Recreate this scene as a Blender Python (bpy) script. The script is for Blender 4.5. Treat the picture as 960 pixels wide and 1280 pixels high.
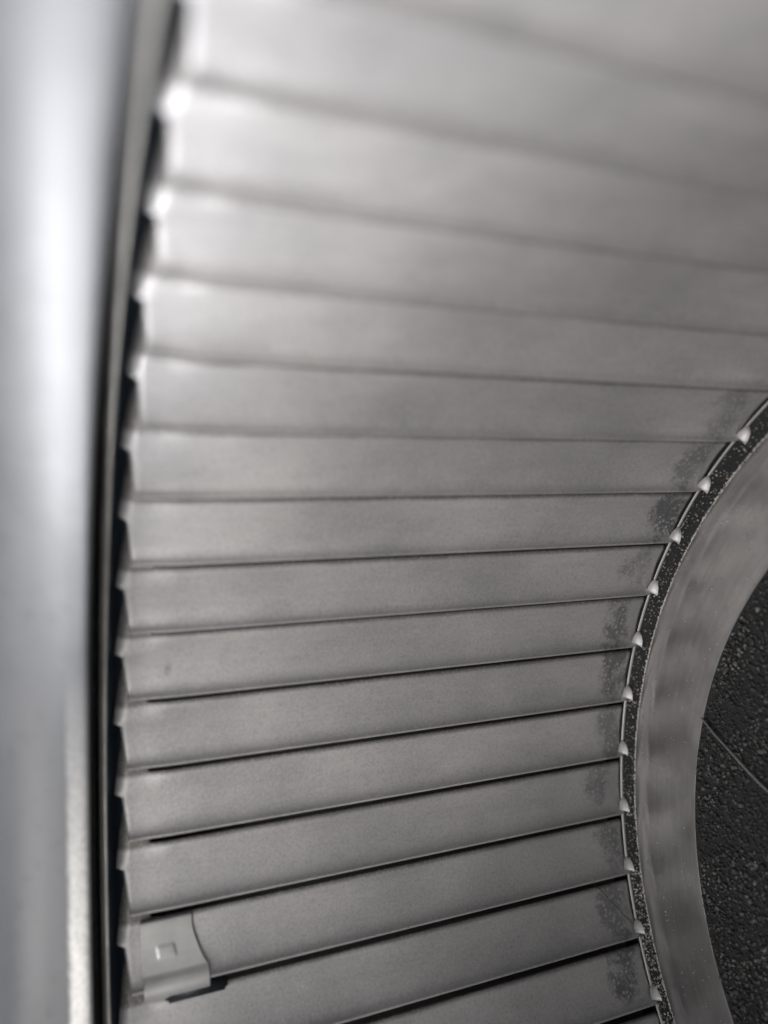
import bpy, bmesh, math, random
import numpy as np
from mathutils import Matrix, Vector
random.seed(4); rng = np.random.default_rng(4)
S = 0.12                                   # wheel radius in metres; all lengths below are in wheel radii
sc = bpy.context.scene
for o in list(bpy.data.objects): bpy.data.objects.remove(o)

# ------------------------------------------------ frame: wheel axis = world Y, opening towards -Y
UX, UZ = (0.909, -0.417), (-0.417, -0.909)
M3 = Matrix(((UX[0], UX[1], 0), (0, 0, 1), (UZ[0], UZ[1], 0)))       # wheel frame -> world
M4 = M3.to_4x4()
def W(v): return (M3 @ Vector(v)) * S
def about_axis(th): return M4 @ Matrix.Rotation(-th, 4, 'Z') @ M4.inverted()

# ------------------------------------------------ camera
cam_d = bpy.data.cameras.new('camera'); cam = bpy.data.objects.new('camera', cam_d)
sc.collection.objects.link(cam); sc.camera = cam
right = M3 @ Vector((0.35315616, -0.14726413, 0.92390151))
down = M3 @ Vector((0.41690998, 0.90883213, -0.01449933))
fwd = M3 @ Vector((-0.83753614, 0.39030429, 0.38235555))
CAM = Vector((0.14922579, -0.76797383, -1.18988426))
R = Matrix((right, -down, -fwd)).transposed().to_4x4()
cam.matrix_world = Matrix.Translation(W(CAM)) @ R
cam_d.sensor_fit = 'VERTICAL'; cam_d.sensor_height = 36; cam_d.lens = 986/1280*36
cam_d.clip_start = 0.002; cam_d.clip_end = 50
cam_d.dof.use_dof = True; cam_d.dof.focus_distance = 1.65*S; cam_d.dof.aperture_fstop = 6.2

# ------------------------------------------------ world, lamps, exposure
w = bpy.data.worlds.new('World'); sc.world = w; w.use_nodes = True
bg = w.node_tree.nodes['Background']; bg.inputs[0].default_value = (0.90, 0.93, 1.0, 1); bg.inputs[1].default_value = 0.56
def area(name, pos, target, size, size_y, power, col):
    l = bpy.data.lights.new(name, 'AREA'); l.energy = power; l.color = col
    l.shape = 'RECTANGLE'; l.size = size*S; l.size_y = size_y*S
    o = bpy.data.objects.new(name, l); sc.collection.objects.link(o)
    d = (W(target)-W(pos)).normalized(); x = d.cross(Vector((0, 1, 0))).normalized(); y = (-d).cross(x)
    o.matrix_world = Matrix.Translation(W(pos)) @ Matrix((x, y, -d)).transposed().to_4x4(); return o
area('daylight', (3.5, 0.3, -2.75), (-0.9, 0.1, -0.9), 3.6, 2.2, 2.35, (1.0, 0.97, 0.93))
area('daylight_low', (-0.7, 3.7, -1.92), (-0.5, -0.8, -1.05), 5.6, 1.25, 12.8, (0.985, 0.98, 1.0))
area('lip_streak_lamp', (-1.3, 3.2, -3.3), (-0.7, -0.7, -1.15), 1.4, 1.0, .5, (1.0, 0.99, 0.98))  # added lamp, puts a bright streak on the upper lip
area('axial_fill', (1.9, 1.5, -4.6), (-0.8, 0.0, -0.2), 2.0, 2.0, 2.0, (1.0, 0.95, 0.91))  # added fill lamp, brightens the blades and hub deep inside
sc.view_settings.view_transform = 'Standard'; sc.view_settings.look = 'None'
sc.view_settings.exposure = 0.0; sc.view_settings.gamma = 1

# ------------------------------------------------ materials
def mat(name):
    m = bpy.data.materials.new(name); m.use_nodes = True
    nt = m.node_tree; return m, nt, nt.nodes['Principled BSDF']
def N(nt, t, **kw):
    n = nt.nodes.new(t)
    for k, v in kw.items():
        if k in n.inputs: n.inputs[k].default_value = v
        else: setattr(n, k, v)
    return n
def noise(nt, vec, scale, detail=4, rough=.55):
    n = N(nt, 'ShaderNodeTexNoise', Scale=scale, Detail=detail, Roughness=rough)
    if vec is not None: nt.links.new(vec, n.inputs['Vector'])
    return n.outputs['Fac']
def ramp(nt, fac, *stops):
    r = nt.nodes.new('ShaderNodeValToRGB'); nt.links.new(fac, r.inputs[0])
    e = r.color_ramp.elements
    while len(e) < len(stops): e.new(.5)
    for k, (p, c) in enumerate(stops):
        e[k].position = p; e[k].color = (c, c, c, 1) if not isinstance(c, tuple) else (*c, 1)
    return r.outputs[0]
def mathn(nt, op, a, b):
    n = nt.nodes.new('ShaderNodeMath'); n.operation = op
    for k, v in enumerate((a, b)):
        if isinstance(v, (int, float)): n.inputs[k].default_value = v
        else: nt.links.new(v, n.inputs[k])
    return n.outputs[0]
def mixc(nt, f, a, b):
    n = nt.nodes.new('ShaderNodeMix'); n.data_type = 'RGBA'
    for sock, v in ((n.inputs[0], f), (n.inputs[6], a), (n.inputs[7], b)):
        if isinstance(v, tuple): sock.default_value = (*v, 1)
        elif isinstance(v, (int, float)): sock.default_value = v
        else: nt.links.new(v, sock)
    return n.outputs[2]
def bump(nt, b, h, strength, dist):
    n = N(nt, 'ShaderNodeBump', Strength=strength, Distance=dist); nt.links.new(h, n.inputs['Height'])
    nt.links.new(n.outputs[0], b.inputs['Normal'])

def objvec(nt, scale=(1, 1, 1), per_object=True):
    tc = nt.nodes.new('ShaderNodeTexCoord')
    mp = nt.nodes.new('ShaderNodeMapping'); mp.inputs['Scale'].default_value = scale
    nt.links.new(tc.outputs['Object'], mp.inputs['Vector'])
    if per_object:
        oi = nt.nodes.new('ShaderNodeObjectInfo')
        cx = nt.nodes.new('ShaderNodeCombineXYZ')
        for k, f in enumerate((3.1, 7.7, 5.3)): nt.links.new(mathn(nt, 'MULTIPLY', oi.outputs['Random'], f), cx.inputs[k])
        nt.links.new(cx.outputs[0], mp.inputs['Location'])
    return mp.outputs[0]

def blade_material():
    m, nt, b = mat('galvanised_blade_steel')
    v = objvec(nt)
    big = noise(nt, v, 22, 5, .6); fine = noise(nt, v, 420, 3, .6)
    base = mixc(nt, ramp(nt, big, (.35, 0.), (.7, 1.)), (.435, .428, .428), (.595, .582, .577))
    mot = noise(nt, objvec(nt, (1, .35, 1)), 150, 6, .72)
    base = mixc(nt, mathn(nt, 'MULTIPLY', ramp(nt, mot, (.42, 0.), (.70, 1.)), .28), base, (.26, .26, .265))
    # fine grit lying on the sheet
    vo = N(nt, 'ShaderNodeTexVoronoi', Scale=1100.); nt.links.new(v, vo.inputs['Vector'])
    grit = mathn(nt, 'MULTIPLY', ramp(nt, vo.outputs['Distance'], (.16, 1.), (.26, 0.)), ramp(nt, noise(nt, v, 70, 3), (.5, 0.), (.66, 1.)))
    # dark greasy stain near the back plate, speckled with pale dust
    uv = nt.nodes.new('ShaderNodeUVMap'); uv.uv_map = 'UVMap'
    sp = nt.nodes.new('ShaderNodeSeparateXYZ'); nt.links.new(uv.outputs[0], sp.inputs[0])
    oi = nt.nodes.new('ShaderNodeObjectInfo')
    cx = mathn(nt, 'ADD', mathn(nt, 'MULTIPLY', oi.outputs['Random'], -.048), -.026)   # centre along the blade
    du = mathn(nt, 'DIVIDE', mathn(nt, 'SUBTRACT', sp.outputs[0], cx), .040)
    dv = mathn(nt, 'DIVIDE', mathn(nt, 'SUBTRACT', sp.outputs[1], .62), .58)
    rr = mathn(nt, 'ADD', mathn(nt, 'MULTIPLY', du, du), mathn(nt, 'MULTIPLY', dv, dv))
    rr = mathn(nt, 'ADD', rr, mathn(nt, 'MULTIPLY', mathn(nt, 'SUBTRACT', noise(nt, v, 85, 6, .75), .5), 8.5))
    st = ramp(nt, rr, (-.2, 1.), (1.1, 0.))
    vd = N(nt, 'ShaderNodeTexVoronoi', Scale=760.); nt.links.new(v, vd.inputs['Vector'])
    dots = ramp(nt, vd.outputs['Distance'], (.20, 1.), (.36, 0.))
    stain = mixc(nt, dots, (.10, .105, .115), (.52, .52, .50))
    c = mixc(nt, mathn(nt, 'MULTIPLY', st, mathn(nt, 'ADD', mathn(nt, 'MULTIPLY', mathn(nt, 'FRACT', mathn(nt, 'MULTIPLY', oi.outputs['Random'], 17.3), 0), .45), .42)), base, stain)
    c = mixc(nt, mathn(nt, 'MULTIPLY', grit, .75), c, (.62, .60, .57))
    # seam shade painted into the colour where the sheet runs under its neighbour
    seam_v = mathn(nt, 'ADD', sp.outputs[1], mathn(nt, 'MULTIPLY', mathn(nt, 'SUBTRACT', noise(nt, v, 90, 4), .5), .05))
    c = mixc(nt, ramp(nt, seam_v, (.780, 0.), (.84, .85)), c, (.09, .08, .073))
    brush = noise(nt, objvec(nt, (1, .05, 1)), 900, 3, .6)
    scr = ramp(nt, noise(nt, objvec(nt, (1, .045, .6)), 330, 2, .5), (.70, 0.), (.74, 1.))
    c = mixc(nt, mathn(nt, 'MULTIPLY', scr, .35), c, (.68, .675, .66))
    dust = noise(nt, v, 1700, 2, .5)
    c = mixc(nt, ramp(nt, dust, (.50, 0.), (.72, .30)), c, (.66, .65, .63))
    c = mixc(nt, ramp(nt, dust, (.28, .30), (.48, 0.)), c, (.20, .20, .205))
    tone = mathn(nt, 'ADD', mathn(nt, 'MULTIPLY', oi.outputs['Random'], .14), mathn(nt, 'MULTIPLY', brush, .16))
    c = mixc(nt, tone, c, (.16, .16, .165))
    nt.links.new(c, b.inputs['Base Color'])
    b.inputs['Metallic'].default_value = .5
    rough = mathn(nt, 'ADD', mathn(nt, 'MULTIPLY', big, .18), .40)
    nt.links.new(rough, b.inputs['Roughness'])
    bump(nt, b, mathn(nt, 'ADD', mathn(nt, 'ADD', fine, brush), mathn(nt, 'MULTIPLY', big, 3.)), .22, .00012)
    return m

def metal(name, col, metallic, rough, nscale=60, var=.15, bumps=.15, fine=500, bd=.0001, col2=None, per=False):
    m, nt, b = mat(name); v = objvec(nt, per_object=per)
    n = noise(nt, v, nscale, 5, .6)
    c2 = col2 or tuple(x*(1-var*2) for x in col)
    nt.links.new(mixc(nt, ramp(nt, n, (.35, 0.), (.68, 1.)), col, c2), b.inputs['Base Color'])
    b.inputs['Metallic'].default_value = metallic
    nt.links.new(mathn(nt, 'ADD', mathn(nt, 'MULTIPLY', n, .15), rough-.07), b.inputs['Roughness'])
    bump(nt, b, noise(nt, v, fine, 3, .6), bumps, bd)
    return m
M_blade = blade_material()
def lip_material():
    m, nt, b = mat('galvanised_inlet_steel'); v = objvec(nt, per_object=False)
    n1 = noise(nt, v, 38, 5, .6); n2 = noise(nt, v, 260, 4, .7)
    c = mixc(nt, ramp(nt, n1, (.35, 0.), (.66, 1.)), (.058, .061, .067), (.072, .075, .081))
    c = mixc(nt, ramp(nt, n2, (.56, 0.), (.66, .35)), c, (.035, .037, .041))
    # paler speckled edge along the lower part of the throat
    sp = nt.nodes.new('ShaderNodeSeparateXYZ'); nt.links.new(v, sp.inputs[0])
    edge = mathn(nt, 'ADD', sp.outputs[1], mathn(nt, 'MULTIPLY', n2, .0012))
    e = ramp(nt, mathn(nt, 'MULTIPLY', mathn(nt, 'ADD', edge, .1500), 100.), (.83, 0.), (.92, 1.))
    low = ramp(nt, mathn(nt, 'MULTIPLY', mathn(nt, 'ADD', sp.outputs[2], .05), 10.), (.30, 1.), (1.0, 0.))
    pale_edge = mathn(nt, 'MULTIPLY', e, low)
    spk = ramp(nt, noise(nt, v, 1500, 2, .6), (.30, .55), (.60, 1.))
    c = mixc(nt, mathn(nt, 'MULTIPLY', pale_edge, spk), c, (.60, .595, .58))
    nt.links.new(c, b.inputs['Base Color']); b.inputs['Metallic'].default_value = .25
    nt.links.new(mathn(nt, 'ADD', mathn(nt, 'MULTIPLY', n1, .22), .36), b.inputs['Roughness'])
    bump(nt, b, mathn(nt, 'ADD', n2, mathn(nt, 'MULTIPLY', n1, 1.5)), .5, .00014)
    return m
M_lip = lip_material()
M_rail = metal('rolled_edge_steel', (.75, .74, .70), .6, .45, 120, .15)
M_darkring = metal('dark_blue_black_ring', (.045, .065, .095), .0, .42, 60, .2)
M_seal = metal('grimy_green_black_seal', (.05, .058, .055), .0, .7, 300, .25, .5, 600, .0002)
def collar_material():
    m, nt, b = mat('dull_pressed_steel'); v = objvec(nt, per_object=False)
    sx = nt.nodes.new('ShaderNodeSeparateXYZ'); nt.links.new(v, sx.inputs[0])
    rad = mathn(nt, 'SQRT', mathn(nt, 'ADD', mathn(nt, 'MULTIPLY', sx.outputs[0], sx.outputs[0]), mathn(nt, 'MULTIPLY', sx.outputs[2], sx.outputs[2])), 0)
    big = noise(nt, v, 45, 3, .5)
    cv = nt.nodes.new('ShaderNodeCombineXYZ'); nt.links.new(mathn(nt, 'ADD', rad, mathn(nt, 'MULTIPLY', big, .0012)), cv.inputs[0])
    nt.links.new(mathn(nt, 'MULTIPLY', big, .012), cv.inputs[1])
    st = noise(nt, cv.outputs[0], 700, 4, .65)
    c = mixc(nt, ramp(nt, big, (.40, 0.), (.60, 1.)), (.165, .162, .160), (.25, .247, .244))  # blurred blade reflections painted in as lighter and darker patches
    c = mixc(nt, ramp(nt, st, (.45, 0.), (.70, .4)), c, (.12, .118, .113))
    nt.links.new(c, b.inputs['Base Color']); b.inputs['Metallic'].default_value = .6
    nt.links.new(mathn(nt, 'ADD', mathn(nt, 'MULTIPLY', noise(nt, v, 60, 4), .20), .19), b.inputs['Roughness'])
    bump(nt, b, mathn(nt, 'ADD', st, mathn(nt, 'MULTIPLY', big, 4.)), .3, .00012)
    return m
M_collar = collar_material()
M_dark = metal('black_sooty_plate', (.010, .0115, .012), .0, .75, 250, .2, .8, 700, .0004)
M_scroll = metal('housing_sheet', (.10, .10, .10), .3, .6)
M_clip = metal('clip_spring_steel', (.52, .52, .51), .5, .44, 110, .12, .2, 300, .0001)
M_clipdark = metal('clip_black_arm', (.02, .024, .03), .1, .5)
M_fibre = metal('pale_fibre', (.15, .147, .142), 0, .8)
M_hair = metal('dark_hair', (.03, .026, .024), 0, .6)
def grit_material(name, a, c):
    m, nt, b = mat(name)
    at = nt.nodes.new('ShaderNodeAttribute'); at.attribute_name = 'tone'
    nt.links.new(mixc(nt, at.outputs['Fac'], a, c), b.inputs['Base Color']); b.inputs['Roughness'].default_value = .85
    return m
M_grit = grit_material('lint_and_grit', (.018, .019, .020), (.20, .195, .185))
M_speck = grit_material('rim_grit', (.02, .02, .021), (.55, .53, .50))
M_pale = grit_material('pale_grit', (.30, .29, .27), (.62, .60, .57))

# ------------------------------------------------ helpers
def link(name, me, m, parent=None, smooth=True):
    if m: me.materials.append(m)
    if smooth: me.polygons.foreach_set('use_smooth', [True]*len(me.polygons))
    o = bpy.data.objects.new(name, me); sc.collection.objects.link(o)
    if parent: o.parent = parent
    return o
def empty(name, label, cat):
    o = bpy.data.objects.new(name, None); o.empty_display_size = .02; sc.collection.objects.link(o)
    o['label'] = label; o['category'] = cat; return o
def polar(r, th, z): return (-r*math.cos(th), r*math.sin(th), z)
def revolve(name, prof, m, parent, n=360, off=(0, 0), wob=0, thick=0):
    """surface of revolution of an (r, z) profile"""
    vs, fs = [], []
    k = len(prof)
    for i in range(n):
        th = 2*math.pi*i/n
        a = wob*(math.sin(3*th+1)+.6*math.sin(7*th+2)+.4*math.sin(13*th))
        for r, z in prof:
            x, y, zz = polar(r+a, th, z); vs.append(W((x+off[0], y+off[1], zz)))
    for i in range(n):
        j = (i+1) % n
        for q in range(k-1): fs.append((i*k+q, i*k+q+1, j*k+q+1, j*k+q))
    me = bpy.data.meshes.new(name); me.from_pydata(vs, [], fs)
    o = link(name, me, m, parent)
    if thick:
        s = o.modifiers.new('thickness', 'SOLIDIFY'); s.thickness = thick*S; s.offset = -1
    return o
def tube(name, pts, rad, m, parent=None, sides=6):
    vs, fs = [], []
    for i, p in enumerate(pts):
        p = Vector(p); d = (Vector(pts[min(i+1, len(pts)-1)])-Vector(pts[max(i-1, 0)])).normalized()
        a = d.orthogonal().normalized(); b = d.cross(a)
        for k in range(sides):
            t = 2*math.pi*k/sides; vs.append(W(p+(a*math.cos(t)+b*math.sin(t))*rad))
    for i in range(len(pts)-1):
        for k in range(sides):
            j = (k+1) % sides; fs.append((i*sides+k, i*sides+j, (i+1)*sides+j, (i+1)*sides+k))
    me = bpy.data.meshes.new(name); me.from_pydata(vs, [], fs); return link(name, me, m, parent)

# ------------------------------------------------ blower housing round the wheel
HO = (.0465, .0058)                       # the inlet is a little off the wheel's centre
housing = empty('blower_housing', 'galvanised blower housing with a bright rolled inlet lip at left edge', 'blower housing')
lip = [(.945, -1.149), (.915, -1.1505), (.909, -1.153), (.9085, -1.157), (.9096, -1.166), (.9108, -1.176)]
for k in range(1, 25):
    f = math.radians(5.4+84.6*k/24); lip.append((.9108+.25*(math.cos(math.radians(5.4))-math.cos(f)), -1.176-.19*(math.sin(f)-math.sin(math.radians(5.4)))))
lip += [(1.30, -1.321), (1.9, -1.321)]
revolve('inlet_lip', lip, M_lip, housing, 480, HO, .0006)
revolve('inlet_seal', [(1.03, -1.132), (1.004, -1.136), (1.0, -1.139), (.999, -1.146), (1.001, -1.153), (1.004, -1.16), (1.05, -1.165)], M_seal, housing, 480, (0, 0), .0006)
revolve('scroll_wall', [(1.9, -1.321), (1.62, -1.30), (1.36, -1.15), (1.36, .12)], M_scroll, housing, 120)
revolve('back_sheet', [(1.36, .12), (.02, .12)], M_scroll, housing, 120)

# ------------------------------------------------ blower wheel
wheel = empty('centrifugal_fan', 'squirrel cage fan of overlapping grey steel blades with a dusty back plate', 'fan')
NB = 48; P_ = 2*math.pi/NB; TH0 = -.28989; DTH = .131146
ZT = -1.105; LEAN = .0105
E_GAP, D = .0185, .0075
VB = (P_-E_GAP)/P_
def hprof(v):
    """depth of the blade face behind its near edge, v = fraction of a pitch"""
    if v <= VB:
        u = v/VB
        h = D*.75*u + .0055*math.sin(math.pi*u) + .0115*(1-math.exp(-v/.06)) - .0005
        h += .005*max(0, (u-.90)/.10)**2
        return h
    return hprof(VB) + .003 + .035*(v-VB)
def zend(v):
    xs = [(0, .021), (.54, .0125), (.59, .001), (1.0, .007), (1.33, .014)]
    for (a, b), (c, d) in zip(xs, xs[1:]):
        if v <= c: return b+(d-b)*(v-a)/(c-a)
    return .005
def make_blade_mesh():
    vs_l = [0, .012, .03, .05, .08, .13, .2, .28, 
            .36, .44, .50, .54, .565, .59, .64, .70, .76, .81, VB-.02, VB]
    ext = [.89, .93, .97, 1.0, 1.05, 1.1, 1.16, 1.22, 1.28, 1.33]
    zin = [0, .0015, .003, .005, .008, .012, .017, .022]                      # offsets from the cut end
    zabs = [ZT+.046, ZT+.051, ZT+.056, ZT+.060, ZT+.065, ZT+.070, ZT+.077, ZT+.085]
    zabs += [ZT+.095]; zabs += [ZT+.105+(abs(ZT)-.105-.03)*k/26 for k in range(0, 27)] + [-.022, -.014, -.007, -.0015]
    verts, uvs, faces = [], [], []
    idx = {}
    cols = vs_l+ext
    nrow = len(zin)+len(zabs)
    for ci, v in enumerate(cols):
        for k in range(nrow):
            z = ZT+zend(v)+zin[k] if k < len(zin) else zabs[k-len(zin)]
            if v > VB+1e-6 and z > ZT+.0605: continue
            h = hprof(v)
            # closed, pressed-down ends: near edge meets the next blade
            tz = max(0, min(1, (ZT+.098-z)/.055)); tz = tz*tz*(3-2*tz)
            th_ = max(0, min(1, (z+.020)/.014)); th_ = th_*th_*(3-2*th_)
            press = th_
            h += press*.0028*math.exp(-(v/.16)**2)
            he = hprof(v)+.0025*math.exp(-(v/.15)**2) if v <= .6 else hprof(.6)+.012*(v-.6)
            h = (1-tz)*h + tz*he
            if k < len(zin):                                        # end rolled outwards
                q = zin[k]; h += .003*max(0, 1-q/.006)**1.6 + .008*max(0, min(1, (v-.54)/.12))*max(0, 1-q/.018)**1.4
            th = -v*P_ + LEAN*z/ZT
            r = 1.0+h+.002*(z/ZT)
            idx[(ci, k)] = len(verts); verts.append(W(polar(r, th, z))); uvs.append((z, v))
    for ci in range(len(cols)-1):
        for k in range(nrow-1):
            q = [(ci, k), (ci+1, k), (ci+1, k+1), (ci, k+1)]
            if all(a in idx for a in q): faces.append([idx[a] for a in q])
    me = bpy.data.meshes.new('blade'); me.from_pydata(verts, [], faces)
    uvl = me.uv_layers.new(name='UVMap')
    for l in me.loops: uvl.data[l.index].uv = uvs[l.vertex_index]
    # give the sheet its thickness
    bm = bmesh.new(); bm.from_mesh(me); bmesh.ops.recalc_face_normals(bm, faces=bm.faces)
    c = sum((f.normal.dot(-Vector(f.calc_center_median()).normalized()) for f in bm.faces))
    if c < 0: bmesh.ops.reverse_faces(bm, faces=bm.faces)
    bmesh.ops.solidify(bm, geom=bm.faces[:], thickness=.0045*S)
    bm.to_mesh(me); bm.free()
    return me
blade_me = make_blade_mesh()
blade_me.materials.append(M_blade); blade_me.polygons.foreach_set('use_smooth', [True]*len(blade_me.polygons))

def make_lug_mesh():
    """small pressed lug where a blade is staked to the rim"""
    vs, fs = [], []
    nu, nv = 8, 7
    for i in range(nu+1):
        for j in range(nv+1):
            a, b = i/nu, j/nv                      # a along theta upward, b inward
            r = 1.009-.021*b*math.sqrt(max(0, 1-a*a))
            th = -.002-.031*a
            hgt = .012*math.sqrt(max(0, 1-a*a))*math.cos(b*math.pi/2)**.7*min(1, a/.12)
            vs.append(W(polar(r, th, -.0015-hgt)))
    for i in range(nu):
        for j in range(nv):
            q = i*(nv+1)+j; fs.append((q, q+1, q+nv+2, q+nv+1))
    me = bpy.data.meshes.new('lug'); me.from_pydata(vs, [], fs)
    me.materials.append(M_blade); me.polygons.foreach_set('use_smooth', [True]*len(fs))
    return me
lug_me = make_lug_mesh()
blades = []
for k in range(NB):
    i = k-14
    o = bpy.data.objects.new('blade', blade_me); sc.collection.objects.link(o); o.parent = wheel
    jr = rng.normal(0, 1, 3)
    o.matrix_local = about_axis(TH0+i*DTH + jr[0]*.0007) @ Matrix.Translation(W((.0012*jr[1], 0, .0012*jr[2])))
    l = bpy.data.objects.new('lug', lug_me); sc.collection.objects.link(l); l.parent = o
    blades.append(o)

# end ring: thin pale rolled edge and the dark band behind it
revolve('rolled_edge', [(1.004, -1.119), (.9915, -1.1185), (.990, -1.1205), (.9915, -1.124), (.9945, -1.128), (.998, -1.1305), (1.004, -1.1315)], M_rail, wheel, 480, (0, 0), .0007)
revolve('end_ring', [(1.004, -1.1185), (1.03, -1.110), (1.06, -1.098), (1.085, -1.085), (1.09, -1.04)], M_darkring, wheel, 240)
# rim, collar, plate
revolve('rim', [(1.075, .004), (1.02, .001), (.970, .001), (.9645, .003)], M_dark, wheel, 360)
revolve('rim_edge', [(1.0130, .001), (1.0122, -.003), (1.0110, -.0038), (1.0098, -.003), (1.0092, .001)], M_clip, wheel, 480, (0, 0), .0006)
revolve('collar', [(.9645, .004), (.9635, -.002), (.960, -.0035), (.954, -.002), (.945, -.001), (.940, .0035), (.925, .004), (.915, .0045), (.86, .007), (.815, .010), (.8005, .0112), (.7985, .0122)], M_collar, wheel, 480, (0, 0), .0004)
revolve('back_plate', [(.7985, .0124), (.60, .0124), (.3, .0124), (.02, .0124)], M_dark, wheel, 240)

# ------------------------------------------------ grit and lint
def grains(name, pts, sizes, tones, m, parent=None):
    n = len(pts)
    base = np.array([(1, 0, 0), (-1, 0, 0), (0, 1, 0), (0, -1, 0), (0, 0, 1), (0, 0, -1)], float)
    tri = np.array([(0, 2, 4), (2, 1, 4), (1, 3, 4), (3, 0, 4), (2, 0, 5), (1, 2, 5), (3, 1, 5), (0, 3, 5)])
    q = rng.normal(size=(n, 3, 3)); q, _ = np.linalg.qr(q)
    sc3 = sizes[:, None, None]*(rng.uniform(.6, 1.3, (n, 1, 3)))
    v = np.einsum('nij,nkj->nki', q, base[None]*sc3) + pts[:, None, :]
    v = v.reshape(-1, 3) @ np.array(M3).T * S
    f = (tri[None]+6*np.arange(n)[:, None, None]).reshape(-1, 3)
    me = bpy.data.meshes.new(name); me.from_pydata(v.tolist(), [], f.tolist())
    at = me.attributes.new('tone', 'FLOAT', 'POINT'); at.data.foreach_set('value', np.repeat(tones, 6))
    o = link(name, me, m, parent); o['kind'] = 'stuff'; return o
def pol(r, th, z): return np.stack([-r*np.cos(th), r*np.sin(th), z], -1)
def clumpy(n, r0, r1, t0, t1):
    r = np.sqrt(rng.uniform(r0*r0, r1*r1, n)); th = rng.uniform(t0, t1, n); return r, th
n = 30000
r, th = clumpy(n, .30, .7935, -1.6, 1.9)
cl = np.zeros(n); x_, y_ = r*np.cos(th), r*np.sin(th)
for q in range(14):
    k = rng.normal(size=2)*rng.uniform(8, 60); cl += np.sin(x_*k[0]+y_*k[1]+rng.uniform(0, 6.3))
cl = 1/(1+np.exp(-cl/1.6))
sz = rng.uniform(.0010, .0042, n)*rng.choice([1, 1, 1, 1, 1.5], n); tn = rng.beta(.7, 2.9, n)*(.3+1.1*cl)
grains('lint_on_plate', pol(r, th, .0124-sz*.45-.7*rng.uniform(0, .004, n)*cl), sz, np.clip(tn, 0, 1), M_grit, wheel)
n = 5200
r, th = clumpy(n, .966, 1.006, -1.6, 1.9)
den = np.where(th > .62, 1, .55); keep = rng.uniform(size=n) < den; r, th = r[keep], th[keep]; n = len(r)
sz = rng.uniform(.0009, .0030, n)
tn = np.clip(rng.beta(.9, 2.2, n)+np.where(th > .60, .45, 0)*rng.uniform(0.3, 1, n), 0, 1)
grains('lint_on_rim', pol(r, th, .001-sz*.5), sz, tn, M_speck, wheel)
n = 4600
th = rng.uniform(-1.6, 1.9, n); r = .9640+rng.normal(0, .0012, n)
sz = rng.uniform(.0009, .0029, n)
grains('grit_on_collar_edge', pol(r, th, -.001-sz*.3), sz, rng.uniform(0, 1, n), M_pale, wheel)
n = 500
r, th = clumpy(n, .81, .96, -1.6, 1.9)
grains('specks_on_collar', pol(r, th, .0045+0*r), rng.uniform(.0006, .0018, n), rng.uniform(0, 1, n), M_pale, wheel)

# ------------------------------------------------ balance clip on one blade
clip = empty('balance_clip', 'folded grey sheet metal balance clip gripping the edge of a blade at lower left', 'metal clip')
CT = TH0+7*DTH
def bl(s, h, z):                            # s = fraction of a pitch above the blade's near edge
    return W(polar(1.002+h, CT-s*P_+LEAN*z/ZT, z))
CS = [.84, .80, .70, .60, .54, .50, .475, .45, .425, .40, .375, .35, .32, .28, .22, .17, .155]
def clip_section(z, a):
    """a 0..1 across the clip from its left end to its right end; returns (s, h) list"""
    out = []
    for s in CS:
        hh = hprof(s)-.0055
        out.append((s, hh))
    return out
z0, z1 = ZT+.040, ZT+.157
vs, fs = [], []
nz = 64
hb = hprof(.155)-.0055
for i in range(nz+1):
    a = i/nz
    for j, (s, h) in enumerate(clip_section(0, a)):
        zr = z1-.026*max(0, min(1, (s-.155)/.50))**.7               # right end slants, wider at the fold
        z = z0+(zr-z0)*a
        # little pressed dimple
        g = math.exp(-((a-.44)/.155)**14)*math.exp(-((s-.42)/.07)**14)
        vs.append(bl(s, h-.0016*g, z))
    for q in range(16):                                             # the fold
        f = math.radians(42+13*q)
        vs.append(bl(.0215*math.cos(f)/P_, hb+.011-.0215*math.sin(f), z0+.003+(z1-z0-.003)*a))
K = len(CS)+16
for i in range(nz):
    for j in range(K-1):
        q = i*K+j; fs.append((q, q+1, q+K+1, q+K))
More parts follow.
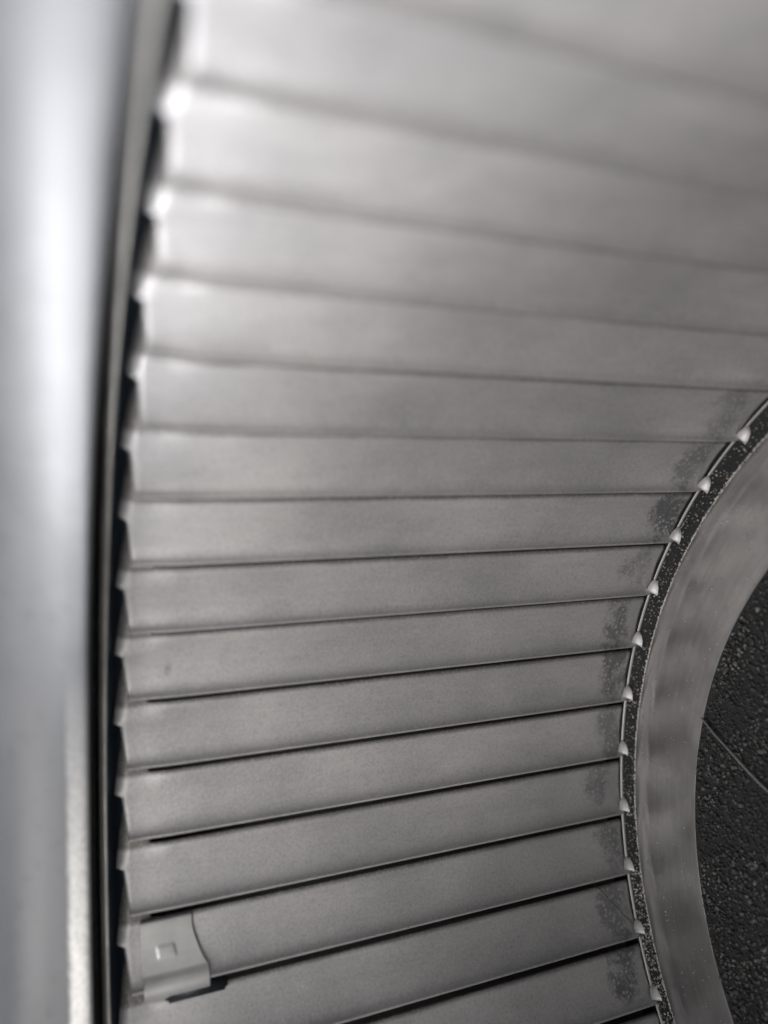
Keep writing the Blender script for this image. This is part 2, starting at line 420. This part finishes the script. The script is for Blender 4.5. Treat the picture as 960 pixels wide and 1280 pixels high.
me = bpy.data.meshes.new('folded_plate'); me.from_pydata(vs, [], fs)
fp = link('folded_plate', me, M_clip, clip)
sd = fp.modifiers.new('thickness', 'SOLIDIFY'); sd.thickness = .0045*S; sd.offset = 0
def box_blade(name, s0, s1, h0, h1, za, zb, m, parent, bev=.0025):
    bm = bmesh.new(); c = []
    for z in (za, zb):
        for s, h in ((s0, h0), (s1, h0), (s1, h1), (s0, h1)): c.append(bm.verts.new(bl(s, h, z)))
    for f in ((0, 1, 2, 3), (7, 6, 5, 4), (0, 4, 5, 1), (1, 5, 6, 2), (2, 6, 7, 3), (3, 7, 4, 0)): bm.faces.new([c[k] for k in f])
    bmesh.ops.recalc_face_normals(bm, faces=bm.faces)
    bmesh.ops.bevel(bm, geom=bm.edges[:], offset=bev*S, segments=3, affect='EDGES')
    me = bpy.data.meshes.new(name); bm.to_mesh(me); bm.free(); return link(name, me, m, parent)
box_blade('back_arm', -.235, -.04, .004, .020, z0+.040, ZT+.190, M_clipdark, clip, .005)

# ------------------------------------------------ loose fibres
zf = .003; PH0, PH1 = .171, .019
pts = [polar(.795-.04*k, PH0+PH1*k+.0015*math.sin(2.2*k), zf) for k in range(8)]
f1 = tube('lint_fibre', pts, .0026, M_fibre); f1['label'] = 'pale straight fibre lying across the dark gritty back plate'; f1['category'] = 'fibre'
hp = []
for k in range(14):
    t = k/13; s = .93-.75*t; z = -.095+.085*t**.9
    c = TH0+8*DTH
    hp.append(polar(1.0+hprof(s)-.003-.006*math.sin(math.pi*t), c-s*P_+.006*math.sin(t*3), z))
f2 = tube('hair', hp, .0007, M_hair); f2['label'] = 'thin dark curved hair on a blade close to the rim'; f2['category'] = 'hair'
lp = []
c = TH0+3*DTH
for k in range(18):
    a = 5.4*k/17; lp.append(polar(1.0+hprof(.30)-.005, c-(.27+.06*math.sin(a))*P_, ZT+.087+.004*math.cos(a)))
f3 = tube('curled_fibre', lp, .0006, M_fibre); f3['label'] = 'tiny pale curled fibre on a blade near the tip ends'; f3['category'] = 'fibre'
